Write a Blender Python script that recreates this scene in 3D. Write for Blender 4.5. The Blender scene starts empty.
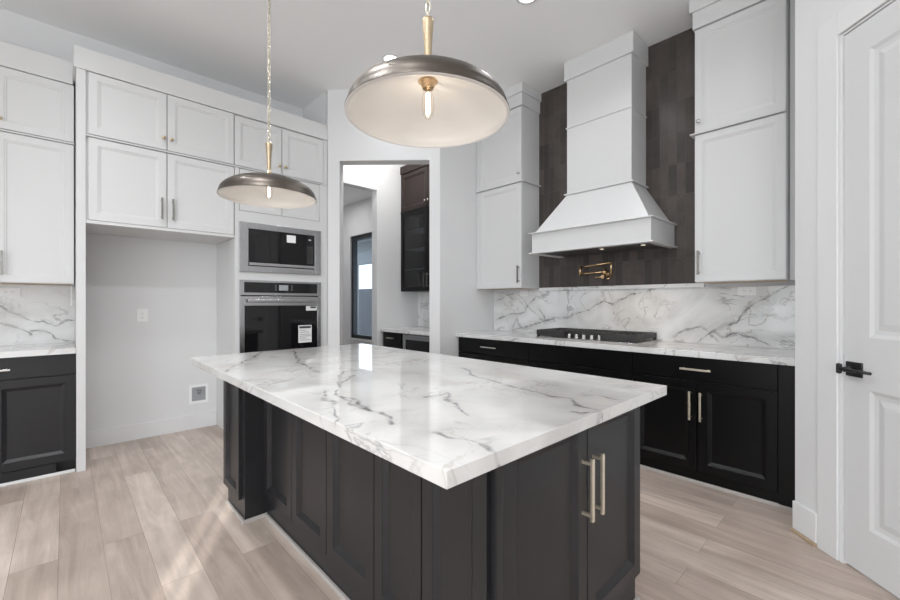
import bpy, bmesh, math, random
from mathutils import Vector, Matrix
random.seed(7)
sc = bpy.context.scene
COL = sc.collection
PI = math.pi

# ------------------------------------------------------------------ camera, world, light, exposure
cam = bpy.data.cameras.new('camera')
cam.sensor_width = 36.0
cam.lens = 407.5 / 900 * 36
cam.shift_y = 2.3 / 900
cam.clip_start = 0.02
co = bpy.data.objects.new('camera', cam)
co.location = (0, 0, 1.25)
co.rotation_euler = (PI / 2, 0, math.radians(46.6 - 90))
COL.objects.link(co)
sc.camera = co

w = bpy.data.worlds.new('World'); sc.world = w; w.use_nodes = True
bg = w.node_tree.nodes['Background']
bg.inputs[0].default_value = (0.86, 0.94, 1.0, 1); bg.inputs[1].default_value = 2.6

def area(name, loc, rot, sx, sy, power, color=(1, 1, 1)):
    l = bpy.data.lights.new(name, 'AREA'); l.shape = 'RECTANGLE'; l.size = sx; l.size_y = sy
    l.energy = power; l.color = color
    o = bpy.data.objects.new(name, l); o.location = loc; o.rotation_euler = rot; COL.objects.link(o); return o

# added area lamps standing in for unseen windows behind the camera
area('window_standin_back', (-1.9, -4.3, 1.7), (PI / 2, 0, PI), 3.8, 2.8, 80, (0.90, 0.96, 1.0))
area('window_standin_side', (-3.85, -1.0, 1.7), (PI / 2, 0, -PI / 2), 5.4, 2.8, 190, (0.90, 0.96, 1.0))
sun = bpy.data.lights.new('sun', 'SUN'); sun.energy = 7.0; sun.angle = math.radians(0.5); sun.color = (1, 0.95, 0.88)
so = bpy.data.objects.new('sun', sun)
sd = Vector((0.467, 0.884, -0.27)).normalized()
so.rotation_euler = sd.to_track_quat('-Z', 'Y').to_euler(); so.location = (-6, -12, 6); COL.objects.link(so)

sc.view_settings.view_transform = 'Standard'
sc.view_settings.look = 'None'
sc.view_settings.gamma = 1
sc.view_settings.use_curve_mapping = False
sc.view_settings.exposure = -0.10
sc.cycles.max_bounces = 8
sc.cycles.diffuse_bounces = 5
sc.cycles.use_denoising = True
sc.cycles.sample_clamp_indirect = 6

# ------------------------------------------------------------------ node helpers
def newmat(name):
    m = bpy.data.materials.new(name); m.use_nodes = True
    nt = m.node_tree
    return m, nt, nt.nodes['Principled BSDF']

def N(nt, typ, **kw):
    n = nt.nodes.new(typ)
    for k, v in kw.items():
        if k.startswith('i_'):
            n.inputs[int(k[2:])].default_value = v
        else:
            setattr(n, k, v)
    return n

def L(nt, a, b): nt.links.new(a, b)

def plain(name, col, rough=0.5, metal=0.0, bump=0.0, bscale=60, spec=0.5, coat=0.0, var=0.0):
    m, nt, b = newmat(name)
    b.inputs['Base Color'].default_value = (*col, 1)
    b.inputs['Roughness'].default_value = rough
    b.inputs['Metallic'].default_value = metal
    b.inputs['Specular IOR Level'].default_value = spec
    if coat:
        b.inputs['Coat Weight'].default_value = coat; b.inputs['Coat Roughness'].default_value = 0.1
    g = N(nt, 'ShaderNodeNewGeometry')
    nz = N(nt, 'ShaderNodeTexNoise'); nz.inputs['Scale'].default_value = bscale; nz.inputs['Detail'].default_value = 2
    L(nt, g.outputs['Position'], nz.inputs['Vector'])
    if bump:
        bp = N(nt, 'ShaderNodeBump'); bp.inputs['Strength'].default_value = bump; bp.inputs['Distance'].default_value = 0.004
        L(nt, nz.outputs[0], bp.inputs['Height']); L(nt, bp.outputs[0], b.inputs['Normal'])
    mr = N(nt, 'ShaderNodeMapRange'); mr.inputs['To Min'].default_value = rough * 0.92; mr.inputs['To Max'].default_value = min(1, rough * 1.08)
    L(nt, nz.outputs[0], mr.inputs['Value']); L(nt, mr.outputs[0], b.inputs['Roughness'])
    return m

def brushed(name, col, rough=0.28, stretch=(1, 1, 60)):
    m, nt, b = newmat(name)
    b.inputs['Metallic'].default_value = 1
    g = N(nt, 'ShaderNodeNewGeometry')
    mp = N(nt, 'ShaderNodeMapping'); mp.inputs['Scale'].default_value = stretch
    nz = N(nt, 'ShaderNodeTexNoise'); nz.inputs['Scale'].default_value = 12; nz.inputs['Detail'].default_value = 3
    L(nt, g.outputs['Position'], mp.inputs[0]); L(nt, mp.outputs[0], nz.inputs['Vector'])
    r = N(nt, 'ShaderNodeValToRGB')
    r.color_ramp.elements[0].position = 0.3; r.color_ramp.elements[1].position = 0.7
    r.color_ramp.elements[0].color = (*[c * 0.86 for c in col], 1); r.color_ramp.elements[1].color = (*col, 1)
    L(nt, nz.outputs[0], r.inputs[0]); L(nt, r.outputs[0], b.inputs['Base Color'])
    mr = N(nt, 'ShaderNodeMapRange'); mr.inputs['To Min'].default_value = rough * 0.8; mr.inputs['To Max'].default_value = rough * 1.2
    L(nt, nz.outputs[0], mr.inputs['Value']); L(nt, mr.outputs[0], b.inputs['Roughness'])
    return m

def emis(name, col, strength, base=(0.8, 0.8, 0.8)):
    m, nt, b = newmat(name)
    b.inputs['Base Color'].default_value = (*base, 1)
    b.inputs['Emission Color'].default_value = (*col, 1); b.inputs['Emission Strength'].default_value = strength
    return m

def glassy(name, alpha=0.12, tint=(0.9, 0.95, 1.0)):
    m = bpy.data.materials.new(name); m.use_nodes = True; nt = m.node_tree; nt.nodes.clear()
    o = N(nt, 'ShaderNodeOutputMaterial'); mx = N(nt, 'ShaderNodeMixShader'); t = N(nt, 'ShaderNodeBsdfTransparent'); g = N(nt, 'ShaderNodeBsdfGlossy')
    g.inputs['Roughness'].default_value = 0.02; t.inputs[0].default_value = (*tint, 1)
    lw = N(nt, 'ShaderNodeLayerWeight'); lw.inputs[0].default_value = 0.5
    f = N(nt, 'ShaderNodeMath', operation='POWER'); f.inputs[1].default_value = 4.0; L(nt, lw.outputs['Facing'], f.inputs[0])
    a = N(nt, 'ShaderNodeMath', operation='ADD'); a.inputs[1].default_value = alpha * 0.3
    L(nt, f.outputs[0], a.inputs[0]); L(nt, a.outputs[0], mx.inputs[0]); L(nt, t.outputs[0], mx.inputs[1]); L(nt, g.outputs[0], mx.inputs[2]); L(nt, mx.outputs[0], o.inputs[0])
    return m

# distance-to-segment group used by the marble veins
sg = bpy.data.node_groups.new('segment_distance', 'ShaderNodeTree')
for nm in ('P', 'A', 'D'):
    sg.interface.new_socket(nm, in_out='INPUT', socket_type='NodeSocketVector')
sg.interface.new_socket('L', in_out='INPUT', socket_type='NodeSocketFloat')
sg.interface.new_socket('Dist', in_out='OUTPUT', socket_type='NodeSocketFloat')
gi = N(sg, 'NodeGroupInput'); go = N(sg, 'NodeGroupOutput')
s1 = N(sg, 'ShaderNodeVectorMath', operation='SUBTRACT'); L(sg, gi.outputs[0], s1.inputs[0]); L(sg, gi.outputs[1], s1.inputs[1])
s2 = N(sg, 'ShaderNodeVectorMath', operation='DOT_PRODUCT'); L(sg, s1.outputs[0], s2.inputs[0]); L(sg, gi.outputs[2], s2.inputs[1])
s3 = N(sg, 'ShaderNodeMath', operation='MAXIMUM'); L(sg, s2.outputs['Value'], s3.inputs[0]); s3.inputs[1].default_value = 0
s4 = N(sg, 'ShaderNodeMath', operation='MINIMUM'); L(sg, s3.outputs[0], s4.inputs[0]); L(sg, gi.outputs[3], s4.inputs[1])
s5 = N(sg, 'ShaderNodeVectorMath', operation='SCALE'); L(sg, gi.outputs[2], s5.inputs[0]); L(sg, s4.outputs[0], s5.inputs['Scale'])
s6 = N(sg, 'ShaderNodeVectorMath', operation='SUBTRACT'); L(sg, s1.outputs[0], s6.inputs[0]); L(sg, s5.outputs[0], s6.inputs[1])
s7 = N(sg, 'ShaderNodeVectorMath', operation='LENGTH'); L(sg, s6.outputs[0], s7.inputs[0]); L(sg, s7.outputs['Value'], go.inputs[0])

def marble(name, veins, flat, seed=0.0, base=(0.74, 0.74, 0.74), rough=0.03, vw=0.010, nat=0.5, spec=0.5):
    """veins: polylines of 3-D points; flat: axis scale that ignores the thin axis (0 or 1 per axis)."""
    m, nt, b = newmat(name)
    g = N(nt, 'ShaderNodeNewGeometry')
    pos = g.outputs['Position']
    off = N(nt, 'ShaderNodeVectorMath', operation='ADD'); L(nt, pos, off.inputs[0]); off.inputs[1].default_value = (seed, seed * 1.7, seed * 0.6)
    # warp
    nw = N(nt, 'ShaderNodeTexNoise'); nw.inputs['Scale'].default_value = 7; nw.inputs['Detail'].default_value = 4
    L(nt, off.outputs[0], nw.inputs['Vector'])
    ws = N(nt, 'ShaderNodeVectorMath', operation='SUBTRACT'); L(nt, nw.outputs['Color'], ws.inputs[0]); ws.inputs[1].default_value = (0.5, 0.5, 0.5)
    wk = N(nt, 'ShaderNodeVectorMath', operation='SCALE'); L(nt, ws.outputs[0], wk.inputs[0]); wk.inputs['Scale'].default_value = 0.09
    wp = N(nt, 'ShaderNodeVectorMath', operation='ADD'); L(nt, pos, wp.inputs[0]); L(nt, wk.outputs[0], wp.inputs[1])
    fl = N(nt, 'ShaderNodeVectorMath', operation='MULTIPLY'); L(nt, wp.outputs[0], fl.inputs[0]); fl.inputs[1].default_value = flat
    cur = None
    F = Vector(flat)
    for pl in veins:
        for a, c in zip(pl[:-1], pl[1:]):
            A = Vector(a) * F; B = Vector(c) * F; d = B - A; ln = d.length
            if ln < 1e-6: continue
            n = nt.nodes.new('ShaderNodeGroup'); n.node_tree = sg
            L(nt, fl.outputs[0], n.inputs[0]); n.inputs[1].default_value = A; n.inputs[2].default_value = d / ln; n.inputs[3].default_value = ln
            if cur is None: cur = n.outputs[0]
            else:
                mn = N(nt, 'ShaderNodeMath', operation='MINIMUM'); L(nt, cur, mn.inputs[0]); L(nt, n.outputs[0], mn.inputs[1]); cur = mn.outputs[0]
    # natural fine veins: ridge of a warped noise
    def ridge(scale, width, sd, mscale, lo, hi, stretch=(1, 1, 1)):
        mp = N(nt, 'ShaderNodeMapping'); mp.inputs['Location'].default_value = (sd, sd * 2, -sd); mp.inputs['Scale'].default_value = stretch
        mp.inputs['Rotation'].default_value = (0.5, 0.35, 0.6)
        L(nt, off.outputs[0], mp.inputs[0])
        n1 = N(nt, 'ShaderNodeTexNoise'); n1.inputs['Scale'].default_value = scale; n1.inputs['Detail'].default_value = 5; n1.inputs['Roughness'].default_value = 0.55
        n1.inputs['Distortion'].default_value = 0.6
        L(nt, mp.outputs[0], n1.inputs['Vector'])
        s = N(nt, 'ShaderNodeMath', operation='SUBTRACT'); L(nt, n1.outputs[0], s.inputs[0]); s.inputs[1].default_value = 0.5
        ab = N(nt, 'ShaderNodeMath', operation='ABSOLUTE'); L(nt, s.outputs[0], ab.inputs[0])
        mr = N(nt, 'ShaderNodeMapRange', interpolation_type='SMOOTHSTEP'); L(nt, ab.outputs[0], mr.inputs['Value'])
        mr.inputs['From Min'].default_value = 0; mr.inputs['From Max'].default_value = width; mr.inputs['To Min'].default_value = 1; mr.inputs['To Max'].default_value = 0
        n2 = N(nt, 'ShaderNodeTexNoise'); n2.inputs['Scale'].default_value = mscale; n2.inputs['Detail'].default_value = 2; L(nt, mp.outputs[0], n2.inputs['Vector'])
        mk = N(nt, 'ShaderNodeMapRange', interpolation_type='SMOOTHSTEP'); L(nt, n2.outputs[0], mk.inputs['Value'])
        mk.inputs['From Min'].default_value = lo; mk.inputs['From Max'].default_value = hi
        ml = N(nt, 'ShaderNodeMath', operation='MULTIPLY'); L(nt, mr.outputs[0], ml.inputs[0]); L(nt, mk.outputs[0], ml.inputs[1])
        return ml.outputs[0]
    r1 = ridge(1.7, 0.014, seed + 3, 1.6, 0.46, 0.64, (1, 0.6, 1))
    r2 = ridge(4.6, 0.022, seed + 11, 2.4, 0.48, 0.64)
    r3 = ridge(2.8, 0.016, seed + 21, 3.1, 0.50, 0.62, (0.8, 0.8, 1.5))
    # cloud: soft warm-grey drifts
    cl = N(nt, 'ShaderNodeTexNoise'); cl.inputs['Scale'].default_value = 2.3; cl.inputs['Detail'].default_value = 4; cl.inputs['Distortion'].default_value = 1.2
    L(nt, off.outputs[0], cl.inputs['Vector'])
    cr = N(nt, 'ShaderNodeValToRGB'); L(nt, cl.outputs[0], cr.inputs[0])
    e = cr.color_ramp.elements
    e[0].position = 0.30; e[0].color = (base[0] * 0.80, base[1] * 0.79, base[2] * 0.78, 1)
    e[1].position = 0.62; e[1].color = (*base, 1)
    x = e.new(0.47); x.color = (base[0] * 0.95, base[1] * 0.945, base[2] * 0.935, 1)
    col = cr.outputs[0]
    def mixin(col, fac, c, k):
        mu = N(nt, 'ShaderNodeMath', operation='MULTIPLY'); L(nt, fac, mu.inputs[0]); mu.inputs[1].default_value = k
        mx = N(nt, 'ShaderNodeMix', data_type='RGBA'); L(nt, mu.outputs[0], mx.inputs[0]); L(nt, col, mx.inputs[6]); mx.inputs[7].default_value = (*c, 1)
        return mx.outputs[2]
    col = mixin(col, r1, (0.30, 0.30, 0.31), 0.75 * nat)
    col = mixin(col, r2, (0.42, 0.38, 0.34), 0.8 * nat)
    col = mixin(col, r3, (0.26, 0.26, 0.265), 0.8 * nat)
    if cur is not None:
        nv = N(nt, 'ShaderNodeTexNoise'); nv.inputs['Scale'].default_value = 11; nv.inputs['Detail'].default_value = 3; L(nt, off.outputs[0], nv.inputs['Vector'])
        wr = N(nt, 'ShaderNodeMapRange'); L(nt, nv.outputs[0], wr.inputs['Value']); wr.inputs['From Min'].default_value = 0.32; wr.inputs['From Max'].default_value = 0.68
        wr.inputs['To Min'].default_value = vw * 0.22; wr.inputs['To Max'].default_value = vw * 1.5
        mr = N(nt, 'ShaderNodeMapRange', interpolation_type='SMOOTHSTEP'); L(nt, cur, mr.inputs['Value']); mr.inputs['From Min'].default_value = 0.0
        L(nt, wr.outputs[0], mr.inputs['From Max']); mr.inputs['To Min'].default_value = 1; mr.inputs['To Max'].default_value = 0
        hl = N(nt, 'ShaderNodeMapRange', interpolation_type='SMOOTHSTEP'); L(nt, cur, hl.inputs['Value']); hl.inputs['From Min'].default_value = 0; hl.inputs['From Max'].default_value = vw * 6
        hl.inputs['To Min'].default_value = 1; hl.inputs['To Max'].default_value = 0
        hm = N(nt, 'ShaderNodeMath', operation='MULTIPLY'); L(nt, hl.outputs[0], hm.inputs[0]); L(nt, nv.outputs[0], hm.inputs[1])
        col = mixin(col, hm.outputs[0], (0.42, 0.40, 0.39), 0.55)
        nb = N(nt, 'ShaderNodeTexNoise'); nb.inputs['Scale'].default_value = 23; nb.inputs['Detail'].default_value = 3; L(nt, off.outputs[0], nb.inputs['Vector'])
        br_ = N(nt, 'ShaderNodeMapRange'); L(nt, nb.outputs[0], br_.inputs['Value']); br_.inputs['From Min'].default_value = 0.38; br_.inputs['From Max'].default_value = 0.60
        br_.inputs['To Min'].default_value = 0.25; br_.inputs['To Max'].default_value = 1
        bm_ = N(nt, 'ShaderNodeMath', operation='MULTIPLY'); L(nt, mr.outputs[0], bm_.inputs[0]); L(nt, br_.outputs[0], bm_.inputs[1])
        col = mixin(col, bm_.outputs[0], (0.13, 0.13, 0.135), 0.85)
    L(nt, col, b.inputs['Base Color'])
    b.inputs['Roughness'].default_value = rough
    b.inputs['Specular IOR Level'].default_value = spec
    return m

def brick_mat(name, mapping, rowh, bw, mortar, c1, c2, cm, offset, rough, grain=None, bump=0.3, blotch=0.0):
    """mapping: 3x3-ish description (u_axis, v_axis, u_off, v_off)"""
    m, nt, b = newmat(name)
    g = N(nt, 'ShaderNodeNewGeometry'); sp = N(nt, 'ShaderNodeSeparateXYZ'); L(nt, g.outputs['Position'], sp.inputs[0])
    ua, va, uo, vo = mapping
    ax = {'X': 0, 'Y': 1, 'Z': 2}
    cb = N(nt, 'ShaderNodeCombineXYZ')
    for k, (a, o) in enumerate(((ua, uo), (va, vo))):
        ad = N(nt, 'ShaderNodeMath', operation='ADD'); L(nt, sp.outputs[ax[a]], ad.inputs[0]); ad.inputs[1].default_value = o; L(nt, ad.outputs[0], cb.inputs[k])
    br = N(nt, 'ShaderNodeTexBrick'); L(nt, cb.outputs[0], br.inputs['Vector'])
    br.inputs['Scale'].default_value = 1; br.inputs['Brick Width'].default_value = bw; br.inputs['Row Height'].default_value = rowh
    br.inputs['Mortar Size'].default_value = mortar; br.inputs['Mortar Smooth'].default_value = 0.2; br.inputs['Bias'].default_value = 0
    br.offset = offset; br.offset_frequency = 2
    br.inputs['Color1'].default_value = (*c1, 1); br.inputs['Color2'].default_value = (*c2, 1); br.inputs['Mortar'].default_value = (*cm, 1)
    col = br.outputs['Color']
    if grain:
        mp = N(nt, 'ShaderNodeMapping'); L(nt, cb.outputs[0], mp.inputs[0]); mp.inputs['Scale'].default_value = grain
        # shift the grain by the plank colour so that neighbours differ
        av = N(nt, 'ShaderNodeVectorMath', operation='SCALE'); L(nt, br.outputs['Color'], av.inputs[0]); av.inputs['Scale'].default_value = 40
        ad = N(nt, 'ShaderNodeVectorMath', operation='ADD'); L(nt, mp.outputs[0], ad.inputs[0]); L(nt, av.outputs[0], ad.inputs[1])
        nz = N(nt, 'ShaderNodeTexNoise'); nz.inputs['Scale'].default_value = 1; nz.inputs['Detail'].default_value = 5; nz.inputs['Roughness'].default_value = 0.6; nz.inputs['Distortion'].default_value = 0.8
        L(nt, ad.outputs[0], nz.inputs['Vector'])
        cr = N(nt, 'ShaderNodeValToRGB'); L(nt, nz.outputs[0], cr.inputs[0])
        cr.color_ramp.elements[0].position = 0.28; cr.color_ramp.elements[0].color = (0.74, 0.72, 0.70, 1)
        cr.color_ramp.elements[1].position = 0.68; cr.color_ramp.elements[1].color = (1.08, 1.08, 1.08, 1)
        mx = N(nt, 'ShaderNodeMix', data_type='RGBA', blend_type='MULTIPLY'); mx.inputs[0].default_value = 1; L(nt, col, mx.inputs[6]); L(nt, cr.outputs[0], mx.inputs[7]); col = mx.outputs[2]
        n3 = N(nt, 'ShaderNodeTexNoise'); n3.inputs['Scale'].default_value = 3.2; n3.inputs['Detail'].default_value = 3; L(nt, g.outputs['Position'], n3.inputs['Vector'])
        c3 = N(nt, 'ShaderNodeValToRGB'); L(nt, n3.outputs[0], c3.inputs[0])
        c3.color_ramp.elements[0].position = 0.3; c3.color_ramp.elements[0].color = (0.88, 0.87, 0.86, 1)
        c3.color_ramp.elements[1].position = 0.7; c3.color_ramp.elements[1].color = (1.06, 1.06, 1.06, 1)
        m3 = N(nt, 'ShaderNodeMix', data_type='RGBA', blend_type='MULTIPLY'); m3.inputs[0].default_value = 1; L(nt, col, m3.inputs[6]); L(nt, c3.outputs[0], m3.inputs[7]); col = m3.outputs[2]
    L(nt, col, b.inputs['Base Color'])
    b.inputs['Roughness'].default_value = rough
    bp = N(nt, 'ShaderNodeBump'); bp.inputs['Strength'].default_value = bump; bp.inputs['Distance'].default_value = 0.002; bp.invert = True
    L(nt, br.outputs['Fac'], bp.inputs['Height']); L(nt, bp.outputs[0], b.inputs['Normal'])
    return m

# ------------------------------------------------------------------ materials
M = {}
M['wall'] = plain('wall_paint', (0.73, 0.73, 0.735), 0.6, bump=0.25, bscale=160)
M['ceil'] = plain('ceiling_paint', (0.91, 0.91, 0.91), 0.7, bump=0.12, bscale=120)
M['trimw'] = plain('trim_white', (0.74, 0.74, 0.745), 0.35)
M['cabw'] = plain('cabinet_white', (0.66, 0.66, 0.66), 0.35)
M['doorw'] = plain('door_white', (0.66, 0.66, 0.665), 0.35)
M['cabb'] = plain('cabinet_black', (0.0035, 0.0034, 0.0036), 0.34, spec=0.22)
M['cabi'] = plain('cabinet_charcoal', (0.020, 0.020, 0.022), 0.30, spec=0.35)
M['cabbrown'] = plain('cabinet_espresso', (0.020, 0.011, 0.009), 0.34, spec=0.3)
M['toe'] = plain('toe_dark', (0.012, 0.012, 0.012), 0.5)
M['shoe'] = plain('shoe_moulding', (0.46, 0.43, 0.41), 0.5)
M['shoeb'] = plain('shoe_moulding_oak', (0.45, 0.34, 0.23), 0.5)
M['ply'] = plain('birch_underside', (0.55, 0.42, 0.30), 0.6)
M['brass'] = brushed('brushed_brass', (0.62, 0.50, 0.34), 0.3)
M['brassd'] = brushed('pale_brass', (0.70, 0.65, 0.55), 0.3)
M['gold'] = brushed('polished_brass', (0.78, 0.55, 0.32), 0.2)
M['steel'] = brushed('brushed_steel', (0.52, 0.52, 0.53), 0.26, (40, 40, 1))
M['steeld'] = brushed('dark_steel', (0.28, 0.28, 0.29), 0.3, (40, 40, 1))
M['pull'] = brushed('dark_nickel_pull', (0.30, 0.29, 0.27), 0.35)
M['champ'] = brushed('champagne_pull', (0.88, 0.80, 0.66), 0.42)
M['nickel'] = brushed('satin_nickel', (0.62, 0.62, 0.60), 0.25)
M['shade'] = brushed('dark_bronze', (0.125, 0.108, 0.094), 0.42, (3, 3, 60))
M['shadein'] = plain('enamel_white', (0.76, 0.735, 0.71), 0.4)
M['blackg'] = plain('black_glass', (0.006, 0.006, 0.007), 0.05, spec=0.5)
M['black'] = plain('black_matt', (0.012, 0.012, 0.013), 0.45)
M['iron'] = plain('cast_iron', (0.028, 0.027, 0.027), 0.5, bump=0.2, bscale=200)
M['paper'] = plain('label_paper', (0.85, 0.85, 0.85), 0.6)
M['ink'] = plain('label_ink', (0.05, 0.05, 0.05), 0.6)
M['inkg'] = plain('label_grey_ink', (0.35, 0.35, 0.35), 0.6)
M['plate'] = plain('outlet_plate', (0.86, 0.86, 0.86), 0.35)
M['slot'] = plain('outlet_slot', (0.15, 0.15, 0.15), 0.6)
M['lcd'] = emis('display_glow', (0.6, 0.65, 0.7), 0.35, (0.1, 0.1, 0.1))
M['dlight'] = emis('downlight_lens', (1, 0.97, 0.92), 9.0)
M['hoodled'] = emis('hood_light_lens', (1, 0.85, 0.65), 0.9)
M['filament'] = emis('glowing_filament', (1, 0.88, 0.70), 40.0)
M['bulb'] = glassy('bulb_glass', 0.1, (1, 0.98, 0.95))
M['glass'] = glassy('window_glass', 0.05)
M['darkglass'] = glassy('smoked_cabinet_glass', 0.12, (0.55, 0.56, 0.58))
M['winframe'] = plain('window_frame_black', (0.012, 0.014, 0.018), 0.4)
M['blind'] = emis('daylit_blind', (1, 1, 1), 0.55, (0.8, 0.8, 0.8))
M['fence'] = brick_mat('fence_boards', ('Z', 'Y', 0, 0), 0.14, 4.0, 0.006, (0.085, 0.09, 0.105), (0.12, 0.12, 0.135), (0.05, 0.05, 0.06), 0.5, 0.8, (1.5, 20, 1))
M['grass'] = plain('lawn', (0.16, 0.18, 0.10), 0.9, bump=0.5, bscale=90)
M['patio'] = plain('patio_soffit', (0.33, 0.34, 0.355), 0.8)
M['stucco'] = plain('neighbour_wall', (0.80, 0.82, 0.80), 0.8)
M['floor'] = brick_mat('oak_planks', ('Y', 'X', 0.35, 0.022), 0.166, 1.55, 0.0011, (0.47, 0.385, 0.335), (0.66, 0.565, 0.50), (0.33, 0.265, 0.225), 0.37, 0.36, (1.6, 16, 1), 0.35)
M['tile'] = brick_mat('stacked_tile', ('Y', 'Z', 0.0, -3.218 + 0.265 * 20), 0.265, 0.066, 0.0018, (0.045, 0.037, 0.034), (0.095, 0.078, 0.070), (0.085, 0.08, 0.075), 0.0, 0.3, (9, 9, 1), 0.5)

F_, V0, YAW, HC = 407.5, 302.3, math.radians(46.6), 1.25
def _d(u):
    a = (u - 450) / F_; c, s = math.cos(YAW), math.sin(YAW)
    return c + s * a, s - c * a
def onZ(Z, u, v):
    z = (HC - Z) * F_ / (v - V0); dx, dy = _d(u); return (dx * z, dy * z, Z)
def onX(X, u, v):
    dx, dy = _d(u); z = X / dx; return (X, dy * z, HC + (V0 - v) * z / F_)
def onY(Y, u, v):
    dx, dy = _d(u); z = Y / dy; return (dx * z, Y, HC + (V0 - v) * z / F_)
iv = [[(295, 351), (297, 357), (298, 361), (307, 366), (319, 372)],
      [(343, 372), (341, 380), (336, 386), (340, 396), (348, 404), (366, 407), (383, 414), (391, 424)],
      [(322, 391), (330, 401), (335, 412), (334, 421)],
      [(464, 368), (474, 375), (500, 383), (520, 388), (552, 396), (570, 399), (580, 407), (598, 411)],
      [(445, 393), (456, 404), (466, 415)],
      [(436, 433), (452, 439), (475, 443), (499, 450)],
      [(585, 396), (600, 395), (615, 399)], [(337, 385), (348, 381), (352, 376)], [(340, 396), (352, 399), (358, 404)],
      [(225, 372), (246, 361), (262, 352)], [(597, 411), (585, 414), (575, 412)], [(424, 398), (434, 396), (445, 393)]]
M['island_marble'] = marble('island_marble', [[onZ(0.915, u, v) for u, v in pl] for pl in iv], (1, 1, 0), 0.0, base=(0.68, 0.672, 0.66), vw=0.013, nat=0.65, spec=0.75)
bv = [[(512, 329), (530, 326), (545, 320), (562, 318), (580, 313), (603, 300), (612, 303), (640, 292)],
      [(497, 320), (508, 314), (524, 312), (530, 304), (536, 295)],
      [(498, 300), (506, 295), (514, 294)], [(538, 309), (542, 314), (545, 320)],
      [(697, 341), (712, 332), (722, 326), (738, 321), (745, 313), (756, 302), (772, 296), (795, 281)],
      [(674, 338), (686, 330), (700, 327)], [(720, 336), (738, 334), (756, 339), (770, 345)]]
M['splash_marble'] = marble('backsplash_marble', [[onX(3.76, u, v) for u, v in pl] for pl in bv], (0, 1, 1), 4.0, base=(0.78, 0.785, 0.79), rough=0.08, vw=0.016, nat=0.9)
lv = [[(0, 304), (15, 313), (30, 320), (42, 322), (57, 325), (66, 321), (76, 320)],
      [(0, 322), (12, 324), (22, 328), (30, 334)], [(30, 330), (45, 332), (58, 337), (76, 342)]]
M['left_marble'] = marble('left_splash_marble', [[onY(4.65, u, v) for u, v in pl] for pl in lv], (1, 0, 1), 9.0, rough=0.1, vw=0.014, nat=0.8)
M['marble'] = marble('counter_marble', [], (1, 1, 1), 2.0, rough=0.1, nat=1.0)

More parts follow.
